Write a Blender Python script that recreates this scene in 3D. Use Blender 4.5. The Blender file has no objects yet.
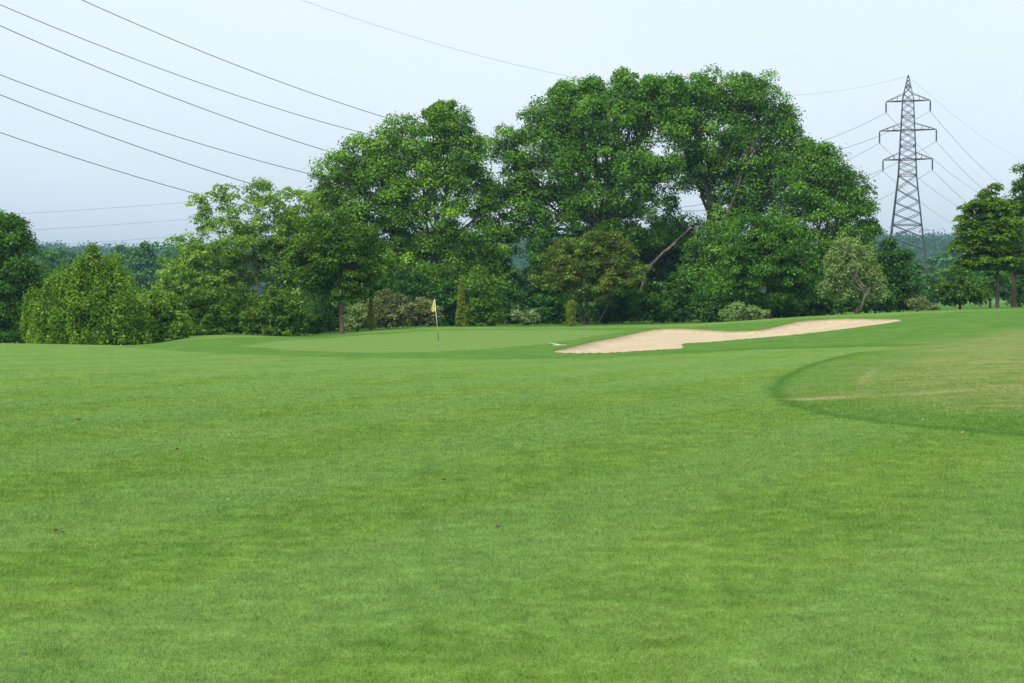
import bpy, math, random
import numpy as np
R = math.radians
C = bpy.context.scene
COL = C.collection

# ------------------------------------------------------------------ camera
EYE = 1.65
FPX = 50.0 / 36.0 * 1024.0
HOR = 297.0
PITCH = math.atan((341.5 - HOR) / FPX)
cam_d = bpy.data.cameras.new('camera'); cam_d.lens = 50.0; cam_d.sensor_width = 36.0
cam_d.clip_start = 0.05; cam_d.clip_end = 20000
cam = bpy.data.objects.new('camera', cam_d); COL.objects.link(cam)
cam.location = (0, 0, EYE); cam.rotation_euler = (math.pi / 2 - PITCH, 0, 0)
C.camera = cam

# ------------------------------------------------------------------ light
SUN_EL, SUN_AZ = 52.0, 215.0       # azimuth: clockwise from +Y; behind the camera to the left
w = bpy.data.worlds.new("World"); C.world = w; w.use_nodes = True
nt = w.node_tree; nt.nodes.clear()
out = nt.nodes.new('ShaderNodeOutputWorld'); bg = nt.nodes.new('ShaderNodeBackground')
sky = nt.nodes.new('ShaderNodeTexSky'); sky.sky_type = 'NISHITA'; sky.sun_disc = False
sky.sun_elevation = R(SUN_EL); sky.sun_rotation = R(SUN_AZ)
sky.air_density = 1.0; sky.dust_density = 4.0; sky.ozone_density = 1.0; sky.altitude = 200
hs = nt.nodes.new('ShaderNodeHueSaturation'); hs.inputs['Saturation'].default_value = 0.42
hs.inputs['Value'].default_value = 1.0
# an even veil of thin high cloud over the clear sky
tc = nt.nodes.new('ShaderNodeTexCoord'); no = nt.nodes.new('ShaderNodeTexNoise')
no.inputs['Scale'].default_value = 1.6; no.inputs['Detail'].default_value = 5
mp = nt.nodes.new('ShaderNodeMapping'); mp.inputs['Scale'].default_value = (1, 1, 3)
cr = nt.nodes.new('ShaderNodeMapRange'); cr.inputs[1].default_value = .3; cr.inputs[2].default_value = .75
cr.inputs[3].default_value = .56; cr.inputs[4].default_value = .80
mx = nt.nodes.new('ShaderNodeMixRGB'); mx.inputs['Color2'].default_value = (5.80, 6.45, 7.10, 1)
L = nt.links.new
L(tc.outputs['Generated'], mp.inputs[0]); L(mp.outputs[0], no.inputs['Vector']); L(no.outputs[0], cr.inputs[0])
L(sky.outputs[0], hs.inputs['Color']); L(hs.outputs[0], mx.inputs['Color1']); L(cr.outputs[0], mx.inputs['Fac'])
L(mx.outputs[0], bg.inputs['Color']); bg.inputs['Strength'].default_value = 0.13
L(bg.outputs[0], out.inputs['Surface'])
sl = bpy.data.lights.new('sun', 'SUN'); sl.energy = 2.0; sl.angle = R(9); sl.color = (1, .96, .9)
so = bpy.data.objects.new('sun', sl); COL.objects.link(so)
so.rotation_euler = (R(90 - SUN_EL), 0, R(180 - SUN_AZ))
C.view_settings.view_transform = 'Standard'; C.view_settings.look = 'None'
C.view_settings.exposure = 0.42; C.view_settings.gamma = 1.0; C.view_settings.use_curve_mapping = False
C.render.engine = 'CYCLES'
C.cycles.volume_bounces = 0; C.cycles.max_bounces = 5; C.cycles.diffuse_bounces = 3
C.cycles.transmission_bounces = 3; C.cycles.transparent_max_bounces = 4

# ------------------------------------------------------------------ helpers
def tag(o, label=None, cat=None, group=None, kind=None):
    if label: o['label'] = label
    if cat: o['category'] = cat
    if group: o['group'] = group
    if kind: o['kind'] = kind
    return o

def empty(name, loc, label, cat, group=None, rz=0):
    o = bpy.data.objects.new(name, None); o.empty_display_size = .3
    COL.objects.link(o); o.location = loc; o.rotation_euler = (0, 0, rz)
    return tag(o, label, cat, group)

def mesh_np(name, V, F, mat, parent=None, smooth=False, attrs=None, n=4):
    """V (N,3), F (M,n) -> one mesh object; world coordinates, made local to the parent"""
    V = np.asarray(V, dtype=np.float64).copy(); F = np.asarray(F, dtype=np.int32)
    if parent is not None: V -= np.array(parent.location)
    me = bpy.data.meshes.new(name)
    me.vertices.add(len(V)); me.vertices.foreach_set('co', V.astype(np.float32).ravel())
    me.loops.add(F.size); me.loops.foreach_set('vertex_index', F.ravel())
    me.polygons.add(len(F)); me.polygons.foreach_set('loop_start', np.arange(0, F.size, F.shape[1], dtype=np.int32))
    me.update(calc_edges=True)
    if smooth: me.polygons.foreach_set('use_smooth', np.ones(len(F), dtype=bool))
    for k, a in (attrs or {}).items():
        at = me.attributes.new(k, 'FLOAT', 'POINT'); at.data.foreach_set('value', np.asarray(a, dtype=np.float32))
    me.materials.append(mat)
    o = bpy.data.objects.new(name, me); COL.objects.link(o)
    if parent is not None: o.parent = parent
    return o

class MB:
    """collects boxes, bars and tubes in world coordinates"""
    def __init__(s): s.V = []; s.F = []; s.n = 0
    def add(s, V, F):
        s.V.append(np.asarray(V, float)); s.F += [tuple(i + s.n for i in f) for f in F]; s.n += len(V)
    def tube(s, P, rad, sides=6, cap=True):
        P = np.asarray(P, float); m = len(P); rad = np.broadcast_to(rad, (m,))
        T = np.gradient(P, axis=0); T /= np.linalg.norm(T, axis=1)[:, None] + 1e-9
        ref = np.array([0, 0, 1.]) if abs(T[0][2]) < .9 else np.array([1., 0, 0])
        A = np.cross(T, ref); A /= np.linalg.norm(A, axis=1)[:, None] + 1e-9; B = np.cross(T, A)
        th = np.linspace(0, 2 * math.pi, sides, endpoint=False)
        V = (P[:, None] + rad[:, None, None] * (A[:, None] * np.cos(th)[None, :, None] + B[:, None] * np.sin(th)[None, :, None])).reshape(-1, 3)
        F = [(i * sides + j, i * sides + (j + 1) % sides, (i + 1) * sides + (j + 1) % sides, (i + 1) * sides + j) for i in range(m - 1) for j in range(sides)]
        if cap: F += [tuple(range(sides))[::-1], tuple((m - 1) * sides + j for j in range(sides))]
        s.add(V, F)
    def bar(s, a, b, w):
        s.tube([a, b], w / 2 * 1.2, 4)
    def box(s, c, d, rz=0):
        c = np.array(c, float); x, y, z = [v / 2 for v in d]; ca, sa = math.cos(rz), math.sin(rz)
        V = [(c[0] + ca * i * x - sa * j * y, c[1] + sa * i * x + ca * j * y, c[2] + k * z) for i in (-1, 1) for j in (-1, 1) for k in (-1, 1)]
        s.add(V, [(0, 1, 3, 2), (4, 6, 7, 5), (0, 4, 5, 1), (2, 3, 7, 6), (0, 2, 6, 4), (1, 5, 7, 3)])
    def build(s, name, mat, parent=None, smooth=False):
        V = np.concatenate(s.V)
        if parent is not None: V = V - np.array(parent.location)
        me = bpy.data.meshes.new(name); me.from_pydata(V.tolist(), [], s.F); me.materials.append(mat)
        if smooth: me.polygons.foreach_set('use_smooth', [True] * len(me.polygons))
        me.update(); o = bpy.data.objects.new(name, me); COL.objects.link(o)
        if parent is not None: o.parent = parent
        return o

# ------------------------------------------------------------------ terrain height
def pchip(x, y, q):
    x = np.asarray(x, float); y = np.asarray(y, float); h = np.diff(x); d = np.diff(y, axis=0) / h.reshape(-1, *([1] * (y.ndim - 1)))
    m = np.zeros_like(y)
    w1 = (2 * h[1:] + h[:-1]); w2 = (h[1:] + 2 * h[:-1])
    sh = (-1,) + (1,) * (y.ndim - 1)
    a, b = d[:-1], d[1:]; ok = a * b > 0
    with np.errstate(all='ignore'):
        mm = (w1 + w2).reshape(sh) / (w1.reshape(sh) / a + w2.reshape(sh) / b)
    m[1:-1] = np.where(ok, mm, 0); m[0] = d[0]; m[-1] = 0
    q = np.clip(q, x[0], x[-1]); i = np.clip(np.searchsorted(x, q, side='right') - 1, 0, len(x) - 2)
    t = ((q - x[i]) / h[i]).reshape((-1,) + (1,) * (y.ndim - 1)); hh = h[i].reshape(t.shape)
    return (2 * t**3 - 3 * t**2 + 1) * y[i] + (t**3 - 2 * t**2 + t) * hh * m[i] + (-2 * t**3 + 3 * t**2) * y[i + 1] + (t**3 - t**2) * hh * m[i + 1]

def sight(prof):
    return [(d, EYE - (y - HOR) * d / FPX) for d, y in prof]
# swell of the course along bearings fanning out from the tee side (bearing, [(distance, height)])
PROF = {
 -900: sight([(30, 376), (45, 354), (56, 346), (66, 345)]) + [(80, -1.15), (120, -1.2), (180, -.6), (260, 0)],
 0:   sight([(20, 415), (30, 376), (42, 358), (52, 349), (60, 345.5)]) + [(68, -.55), (80, -1.15), (120, -1.2), (180, -.6), (260, 0)],
 130: sight([(20, 415), (30, 377), (42, 360), (52, 351), (60, 346.5), (67, 345.3)]) + [(80, -1.0), (120, -1.1), (180, -.6), (260, 0)],
 215: sight([(20, 415), (30, 377), (42, 361), (50, 353), (60, 345), (70, 339.5), (78, 337)]) + [(88, -.66), (120, -.9), (180, -.5), (260, 0)],
 320: sight([(20, 415), (30, 377), (42, 361), (50, 354), (60, 347), (72, 340.5), (82, 337), (90, 335)]) + [(100, -.9), (130, -.8), (180, -.4), (260, 0)],
 360: sight([(20, 415), (30, 377), (42, 361), (50, 354), (60, 347), (72, 339.5), (82, 335), (90, 331.7)]) + [(100, -.72), (130, -.7), (180, -.4), (260, 0)],
 435: sight([(20, 415), (30, 377), (42, 361), (50, 354.5), (60, 347), (72, 339), (82, 333.5), (93, 328)]) + [(105, -.5), (130, -.5), (180, -.3), (260, 0)],
 560: sight([(20, 415), (30, 377), (42, 362), (50, 356), (60, 348), (72, 338.5), (82, 332), (93, 327.5)]) + [(105, -.4), (130, -.4), (180, -.3), (260, 0)],
 690: sight([(20, 415), (30, 376), (42, 359), (50, 351), (60, 345), (72, 335), (80, 328), (89, 324.5)]) + [(100, -.2), (130, -.3), (180, -.2), (260, 0)],
 800: sight([(20, 414), (30, 373), (42, 354), (50, 346), (60, 338.5), (72, 328), (80, 321.5), (89, 317)]) + [(100, .2), (130, -.1), (180, -.1), (260, 0)],
 900: sight([(20, 412), (30, 369), (42, 349), (50, 340), (60, 332), (72, 322.5), (80, 317.5), (89, 313)]) + [(100, .55), (130, .2), (180, 0), (260, 0)],
 1024: sight([(20, 410), (30, 365), (42, 343), (50, 333), (60, 325), (72, 317), (82, 312), (93, 308)]) + [(104, .9), (130, .5), (180, .1), (260, 0)],
 1900: sight([(20, 410), (30, 363), (42, 340), (50, 329), (60, 321), (72, 313), (82, 308), (93, 304)]) + [(104, 1.1), (130, .7), (180, .1), (260, 0)],
}
BEAR = np.array(sorted(PROF)); DQ = np.concatenate([np.linspace(0, 280, 1121)])
TAB = []
for b in BEAR:
    p = PROF[b]
    xs = [0, 6, 12] + [q[0] for q in p]; ys = [0, 0, 0] + [q[1] for q in p]
    if xs[3] > 20: xs.insert(3, 20); ys.insert(3, 0)
    TAB.append(pchip(xs, np.array(ys), DQ))
TAB = np.array(TAB)
BQ = np.linspace(-900, 1900, 561)
TAB = pchip(BEAR, TAB, BQ)            # bearings x distance
for _ in range(10):                    # round the swell off
    TAB[:, 1:-1] = (TAB[:, :-2] + 2 * TAB[:, 1:-1] + TAB[:, 2:]) / 4
for _ in range(6):
    TAB[1:-1] = (TAB[:-2] + 2 * TAB[1:-1] + TAB[2:]) / 4

def ss(a, b, x):
    t = np.clip((x - a) / (b - a), 0, 1); return t * t * (3 - 2 * t)

def base_h(X, Y):
    X = np.asarray(X, float); Y = np.asarray(Y, float)
    Ys = np.maximum(Y, .5)
    px = np.clip(512 + FPX * X / Ys, -899.9, 1899.9); d = np.clip(Ys, 0, 279.9)
    fi = (px + 900) / 5.0; i = fi.astype(int); fi = fi - i
    fj = d / .25; j = fj.astype(int); fj = fj - j
    i = np.minimum(i, len(BQ) - 2); j = np.minimum(j, len(DQ) - 2)
    h = (TAB[i, j] * (1 - fi) * (1 - fj) + TAB[i + 1, j] * fi * (1 - fj) + TAB[i, j + 1] * (1 - fi) * fj + TAB[i + 1, j + 1] * fi * fj)
    h = h * ss(.5, 8, Y)
    # wooded ridge on the horizon
    rid = 36 + 5 * np.sin(X / 170 + .6) + 3 * np.sin(X / 61 + 2)
    h = h + rid * ss(620, 1250, Y) + 3 * ss(300, 600, Y) * np.sin(X / 120) * .2
    # faint unevenness
    n = ss(10, 30, Y) * (1 - ss(200, 400, Y))
    h = h + n * (.018 * np.sin(X * .42 + Y * .11) + .012 * np.sin(X * .19 - Y * .31 + 1) + .006 * np.sin(X * 1.3 + .7 * Y))
    return h

# ------------------------------------------------------------------ ground points from bearings
CT, ST = math.cos(PITCH), math.sin(PITCH)
def ray(px, py):
    a = (px - 512) / FPX; b = (341.5 - py) / FPX
    v = np.array([a, CT + b * ST, -ST + b * CT]); return v / v[1]
def at(px, py, Y):
    v = ray(px, py); return np.array([v[0] * Y, Y, EYE + v[2] * Y])
def on_ground(px, py, lo=4, hi=110):
    v = ray(px, py); Y = np.arange(lo, hi, .05)
    g = EYE + v[2] * Y - base_h(v[0] * Y, Y)
    k = np.argmax(g <= 0) if (g <= 0).any() else np.argmin(g)
    return np.array([v[0] * Y[k], Y[k]])
def outline(pts, step=6):
    q = []
    for i in range(len(pts)):
        a = np.array(pts[i], float); b = np.array(pts[(i + 1) % len(pts)], float)
        n = max(1, int(np.hypot(*(b - a)) / step))
        for t in range(n): q.append(on_ground(*(a + (b - a) * t / n)))
    return np.array(q)
def signed(P, X, Y):
    """signed distance (inside > 0) of points to a polygon"""
    sh = X.shape; X = X.ravel(); Y = Y.ravel(); D = np.full(X.shape, 1e9); ins = np.zeros(X.shape, bool)
    for i in range(len(P)):
        a, b = P[i], P[(i + 1) % len(P)]; e = b - a; L2 = max(e @ e, 1e-9)
        t = np.clip(((X - a[0]) * e[0] + (Y - a[1]) * e[1]) / L2, 0, 1)
        D = np.minimum(D, (X - a[0] - t * e[0])**2 + (Y - a[1] - t * e[1])**2)
        c = ((a[1] > Y) != (b[1] > Y))
        if abs(e[1]) > 1e-12: ins ^= c & (X < e[0] * (Y - a[1]) / e[1] + a[0])
    D = np.sqrt(D); return np.where(ins, D, -D).reshape(sh)
def line_dist(P, X, Y):
    sh = X.shape; X = X.ravel(); Y = Y.ravel(); D = np.full(X.shape, 1e9)
    for i in range(len(P) - 1):
        a, b = P[i], P[i + 1]; e = b - a; L2 = max(e @ e, 1e-9)
        t = np.clip(((X - a[0]) * e[0] + (Y - a[1]) * e[1]) / L2, 0, 1)
        D = np.minimum(D, (X - a[0] - t * e[0])**2 + (Y - a[1] - t * e[1])**2)
    return np.sqrt(D).reshape(sh)

BUNK = outline([(553, 351.5), (572, 347), (600, 340.5), (640, 332), (665, 329), (700, 329.5), (735, 331.5), (758, 330.5), (775, 327), (800, 321.5), (830, 319.5),
                (866, 319), (902, 320), (882, 324), (845, 329), (810, 333), (770, 337), (735, 340), (700, 342.5), (683, 344), (681, 348.5), (640, 351), (600, 353), (565, 353)], 9999)
def rounded(P, n=8):
    m = len(P); o = []
    for i in range(m):
        a, b, c, d = P[i - 1], P[i], P[(i + 1) % m], P[(i + 2) % m]
        for t in np.arange(n) / n: o.append(b + .5 * t * ((c - a) + t * ((2 * a - 5 * b + 4 * c - d) + t * (3 * (b - c) + d - a))) if np.linalg.norm(c - b) > .6 else b + (c - b) * t)
    return np.array(o)
BUNK = rounded(BUNK)
# the sand edge wanders a little
_r = np.random.default_rng(5)
BUNK = BUNK + _r.normal(0, 1, BUNK.shape) * np.array([.02, .06])
BACK = np.array([on_ground(*p) for p in [(553, 351.5), (600, 340.5), (640, 332), (665, 329), (700, 329.5), (735, 331.5), (758, 330.5), (775, 327), (800, 321.5), (830, 319.5), (866, 319), (902, 320)]])
GREEN = outline([(244, 346), (300, 350.5), (360, 352.5), (430, 352), (490, 349), (540, 344), (590, 337), (625, 331), (560, 329.5), (440, 330.5), (370, 335), (330, 338.5), (280, 341)], 8)
MOUND = outline([(118, 346), (180, 351), (260, 355), (360, 358), (480, 359.5), (600, 358.5), (690, 353.5), (760, 349.5), (860, 347), (940, 345), (1024, 343), (1100, 330),
                 (1040, 309.5), (960, 311.5), (900, 315), (800, 318.5), (700, 326.5), (560, 328.6), (440, 329.4), (350, 334), (220, 338), (150, 341.5)], 8)
SEMI = outline([(1100, 446), (1024, 436.5), (955, 430), (884, 423), (830, 415), (795, 406), (779, 397), (775, 389), (782, 379), (803, 368), (830, 359.5), (865, 352), (930, 347), (1040, 340), (1200, 330), (1300, 400)], 8)
DRY = outline([(872, 362), (864, 381), (865, 396), (900, 398), (960, 408), (1040, 410), (1200, 400), (1200, 322), (1040, 327), (960, 336), (905, 348)], 8)
LINE1 = np.array([on_ground(*p) for p in [(799, 399.5), (835, 398), (865, 396), (930, 393), (1024, 389), (1080, 387)]])
LINE2 = np.array([on_ground(*p) for p in [(866, 396), (863, 388), (865, 378), (876, 369)]])
EDGE = np.array([on_ground(*p) for p in [(1100, 446), (1024, 436.5), (955, 430), (884, 423), (830, 415), (795, 406), (779, 397), (775, 389), (782, 379), (803, 368), (830, 359.5), (865, 352)]])
EDGE2 = np.array([on_ground(*p) for p in [(684, 352), (760, 348.5), (860, 346), (900, 345.5)]])

FRONT = np.array([on_ground(*p) for p in [(902, 320), (882, 324), (845, 329), (810, 333), (770, 337), (735, 340), (700, 342.5), (683, 344), (681, 348.5), (640, 351), (600, 353), (565, 353), (553, 351.5)]])
def bunker_drop(X, Y, sd):
    back = np.exp(-(line_dist(BACK, X, Y) / 2.2)**2)
    return ss(0, .6, sd) * (.012 + .20 * back * ss(.3, 2.2, line_dist(FRONT, X, Y)))

# ------------------------------------------------------------------ materials
def newmat(name):
    m = bpy.data.materials.new(name); m.use_nodes = True; nt = m.node_tree; nt.nodes.clear()
    o = nt.nodes.new('ShaderNodeOutputMaterial'); return m, nt, o
def N(nt, t, **k):
    n = nt.nodes.new(t)
    for a, v in k.items():
        if a.startswith('i_'):
            key = a[2:]; key = int(key) if key.isdigit() else key
            n.inputs[key].default_value = v
        else: setattr(n, a, v)
    return n
def noise(nt, vec, scale, detail=3, rough=.55, dist=0):
    n = N(nt, 'ShaderNodeTexNoise'); n.inputs['Scale'].default_value = scale; n.inputs['Detail'].default_value = detail
    n.inputs['Roughness'].default_value = rough; n.inputs['Distortion'].default_value = dist
    nt.links.new(vec, n.inputs['Vector']); return n.outputs[0]
def rng_(nt, s, a, b, c=0., d=1.):
    n = N(nt, 'ShaderNodeMapRange'); n.inputs[1].default_value = a; n.inputs[2].default_value = b; n.inputs[3].default_value = c; n.inputs[4].default_value = d
    nt.links.new(s, n.inputs[0]); return n.outputs[0]
def mixc(nt, fac, a, b, mode='MIX'):
    n = N(nt, 'ShaderNodeMixRGB', blend_type=mode)
    for v, k in ((fac, 'Fac'), (a, 'Color1'), (b, 'Color2')):
        if hasattr(v, 'links'): nt.links.new(v, n.inputs[k])
        elif isinstance(v, (int, float)): n.inputs[k].default_value = v
        else: n.inputs[k].default_value = (*v, 1)
    return n.outputs[0]
def math_(nt, op, a, b):
    n = N(nt, 'ShaderNodeMath', operation=op)
    for i, v in enumerate((a, b)):
        if hasattr(v, 'links'): nt.links.new(v, n.inputs[i])
        else: n.inputs[i].default_value = v
    return n.outputs[0]
def mapped(nt, vec, scale=(1, 1, 1), rot=0, loc=(0, 0, 0)):
    n = N(nt, 'ShaderNodeMapping'); n.inputs['Scale'].default_value = scale; n.inputs['Rotation'].default_value = (0, 0, rot)
    n.inputs['Location'].default_value = loc
    nt.links.new(vec, n.inputs[0]); return n.outputs[0]
def attr(nt, name):
    return N(nt, 'ShaderNodeAttribute', attribute_name=name).outputs['Fac']

def turf_colour(nt):
    g = N(nt, 'ShaderNodeNewGeometry').outputs['Position']
    flat = mapped(nt, g, (1, 1, 0))
    big = noise(nt, flat, .16, 3, .55, .6)
    mid = noise(nt, mapped(nt, flat, (1, .55, 1), R(35)), .75, 4, .6, .4)
    strk = noise(nt, mapped(nt, flat, (.35, 1.6, 1), R(-18)), .9, 3, .6)
    sml = noise(nt, flat, 6.0, 4, .65)
    fine = noise(nt, flat, 38.0, 3, .7)
    vfine = noise(nt, flat, 140.0, 2, .7)
    A = (.134, .282, .036); B = (.192, .338, .050); Cb = (.155, .312, .066); Dd = (.100, .240, .028)
    c = mixc(nt, rng_(nt, mid, .36, .66), A, B)
    c = mixc(nt, rng_(nt, big, .50, .70, 0, .75), c, Cb)
    c = mixc(nt, rng_(nt, strk, .48, .75, 0, .7), c, Dd)
    c = mixc(nt, rng_(nt, sml, .42, .68, 0, .45), c, (.235, .345, .075))
    tuft = noise(nt, flat, 2.2, 5, .7)
    c = mixc(nt, 1, c, rng_(nt, tuft, .32, .68, .84, 1.16), 'MULTIPLY')
    sparse = noise(nt, flat, 11.0, 2, .5)
    c = mixc(nt, rng_(nt, sparse, .66, .74, 0, .35), c, (.30, .36, .12))
    # mowing passes
    wv = N(nt, 'ShaderNodeTexWave', wave_type='BANDS', bands_direction='X'); wv.inputs['Scale'].default_value = .10
    wv.inputs['Distortion'].default_value = 1.2; wv.inputs['Detail'].default_value = 2; wv.inputs['Detail Scale'].default_value = .6
    nt.links.new(mapped(nt, flat, (1, 1, 1), R(28)), wv.inputs['Vector'])
    c = mixc(nt, rng_(nt, wv.outputs['Fac'], .35, .65, 0, .38), c, (.190, .345, .085))
    # rough / green / dry zones
    rough = attr(nt, 'rough'); green = attr(nt, 'green'); dry = attr(nt, 'dry'); edge = attr(nt, 'edge'); pale = attr(nt, 'pale')
    rc = mixc(nt, rng_(nt, mid, .35, .65), (.058, .185, .022), (.110, .260, .030))
    rc = mixc(nt, rng_(nt, sml, .4, .7, 0, .5), rc, (.150, .275, .040))
    c = mixc(nt, math_(nt, 'MULTIPLY', rough, .95), c, rc)
    wg = N(nt, 'ShaderNodeTexWave', wave_type='BANDS', bands_direction='X'); wg.inputs['Scale'].default_value = .16; wg.inputs['Distortion'].default_value = .6
    nt.links.new(mapped(nt, flat, (1, 1, 1), R(-62)), wg.inputs['Vector'])
    gc = mixc(nt, rng_(nt, wg.outputs['Fac'], .3, .7), (.165, .300, .055), (.205, .345, .075))
    c = mixc(nt, green, c, gc)
    dn = noise(nt, mapped(nt, flat, (.45, 1.0, 1), R(4)), 1.7, 6, .72, .3)
    dc = mixc(nt, rng_(nt, dn, .38, .62), (.135, .262, .042), (.345, .350, .115))
    c = mixc(nt, dry, c, dc)
    c = mixc(nt, math_(nt, 'MULTIPLY', math_(nt, 'MULTIPLY', edge, rng_(nt, sml, .3, .6, .5, 1)), .8), c, (.052, .165, .020))
    c = mixc(nt, pale, c, (.42, .40, .16))
    mott = noise(nt, flat, 4.2, 3, .7)
    c = mixc(nt, 1, c, rng_(nt, mott, .32, .68, .86, 1.14), 'MULTIPLY')
    c = mixc(nt, 1, c, rng_(nt, sml, .32, .68, .88, 1.12), 'MULTIPLY')
    # grass-blade scale speckle
    dist = N(nt, 'ShaderNodeMapRange')
    f = rng_(nt, fine, .3, .7, .72, 1.28); c = mixc(nt, 1, c, f, 'MULTIPLY')
    f = rng_(nt, vfine, .3, .7, .70, 1.30); c = mixc(nt, 1, c, f, 'MULTIPLY')
    c = mixc(nt, 1, c, (.83, .80, .92), 'MULTIPLY')
    return c, fine, vfine, sml

def make_turf():
    m, nt, o = newmat('turf')
    c, fine, vf, sml = turf_colour(nt)
    b = N(nt, 'ShaderNodeBsdfPrincipled'); b.inputs['Roughness'].default_value = 1.0
    b.inputs['Specular IOR Level'].default_value = .03
    nt.links.new(c, b.inputs['Base Color'])
    h = math_(nt, 'ADD', math_(nt, 'MULTIPLY', fine, .012), math_(nt, 'MULTIPLY', vf, .006))
    h = math_(nt, 'ADD', h, math_(nt, 'MULTIPLY', sml, .02))
    bp = N(nt, 'ShaderNodeBump'); bp.inputs['Strength'].default_value = .8; bp.inputs['Distance'].default_value = 1.0
    nt.links.new(h, bp.inputs['Height']); nt.links.new(bp.outputs[0], b.inputs['Normal'])
    nt.links.new(b.outputs[0], o.inputs['Surface']); return m
def make_blades():
    m, nt, o = newmat('grass_blades')
    c, *_ = turf_colour(nt)
    c = mixc(nt, attr(nt, 'tone'), c, (.36, .44, .13))
    c = mixc(nt, 1, c, (1.3, 1.3, 1.3), 'MULTIPLY')
    d = N(nt, 'ShaderNodeBsdfDiffuse'); t = N(nt, 'ShaderNodeBsdfTranslucent'); mx = N(nt, 'ShaderNodeMixShader'); mx.inputs[0].default_value = .35
    nt.links.new(c, d.inputs[0]); nt.links.new(c, t.inputs[0]); nt.links.new(d.outputs[0], mx.inputs[1]); nt.links.new(t.outputs[0], mx.inputs[2])
    nt.links.new(mx.outputs[0], o.inputs['Surface']); return m
def make_sand():
    m, nt, o = newmat('sand')
    g = N(nt, 'ShaderNodeNewGeometry').outputs['Position']
    n1 = noise(nt, g, .7, 4, .6); n2 = noise(nt, mapped(nt, g, (1.2, 3.2, 1), R(15)), 3.0, 4, .65); n3 = noise(nt, g, 30, 3, .7)
    c = mixc(nt, rng_(nt, n1, .35, .65), (.57, .455, .285), (.66, .54, .365))
    c = mixc(nt, rng_(nt, n2, .48, .66, 0, .75), c, (.42, .32, .19))
    c = mixc(nt, attr(nt, 'lip_shade'), c, (.20, .12, .05))  # dark brown back edge, with the shadow under the lip painted in
    b = N(nt, 'ShaderNodeBsdfPrincipled'); b.inputs['Roughness'].default_value = .95; b.inputs['Specular IOR Level'].default_value = .1
    nt.links.new(c, b.inputs['Base Color'])
    h = math_(nt, 'ADD', math_(nt, 'MULTIPLY', n2, .12), math_(nt, 'MULTIPLY', n3, .01))
    bp = N(nt, 'ShaderNodeBump'); bp.inputs['Strength'].default_value = .8; bp.inputs['Distance'].default_value = 1
    nt.links.new(h, bp.inputs['Height']); nt.links.new(bp.outputs[0], b.inputs['Normal'])
    nt.links.new(b.outputs[0], o.inputs['Surface']); return m
def simple(name, col, rough=.7, metal=0, col2=None, scale=8):
    m, nt, o = newmat(name); b = N(nt, 'ShaderNodeBsdfPrincipled'); b.inputs['Roughness'].default_value = rough; b.inputs['Metallic'].default_value = metal
    g = N(nt, 'ShaderNodeTexCoord').outputs['Object']
    n = noise(nt, g, scale, 4, .6)
    c2 = col2 or tuple(v * .7 for v in col)
    nt.links.new(mixc(nt, rng_(nt, n, .35, .65), col, c2), b.inputs['Base Color'])
    nt.links.new(b.outputs[0], o.inputs['Surface']); return m
def leaf_mat(name, dark, mid, light, trans=.30, gloss=.018):
    m, nt, o = newmat(name); t = attr(nt, 'tone'); t2 = attr(nt, 'tone2')
    c = mixc(nt, rng_(nt, t, 0, .5), dark, mid); c = mixc(nt, rng_(nt, t, .5, 1.), c, light)
    c = mixc(nt, 1, c, rng_(nt, t2, 0, 1, .72, 1.28), 'MULTIPLY')
    d = N(nt, 'ShaderNodeBsdfDiffuse'); tr = N(nt, 'ShaderNodeBsdfTranslucent'); gl = N(nt, 'ShaderNodeBsdfGlossy'); gl.inputs['Roughness'].default_value = .45
    gl.inputs['Color'].default_value = (.8, .9, .8, 1)
    a = N(nt, 'ShaderNodeMixShader'); a.inputs[0].default_value = trans; b = N(nt, 'ShaderNodeMixShader'); b.inputs[0].default_value = gloss
    nt.links.new(c, d.inputs[0])
    ct = mixc(nt, 1, c, (1.25, 1.3, .6), 'MULTIPLY'); nt.links.new(ct, tr.inputs[0])
    nt.links.new(d.outputs[0], a.inputs[1]); nt.links.new(tr.outputs[0], a.inputs[2])
    nt.links.new(a.outputs[0], b.inputs[1]); nt.links.new(gl.outputs[0], b.inputs[2]); nt.links.new(b.outputs[0], o.inputs['Surface']); return m

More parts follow.
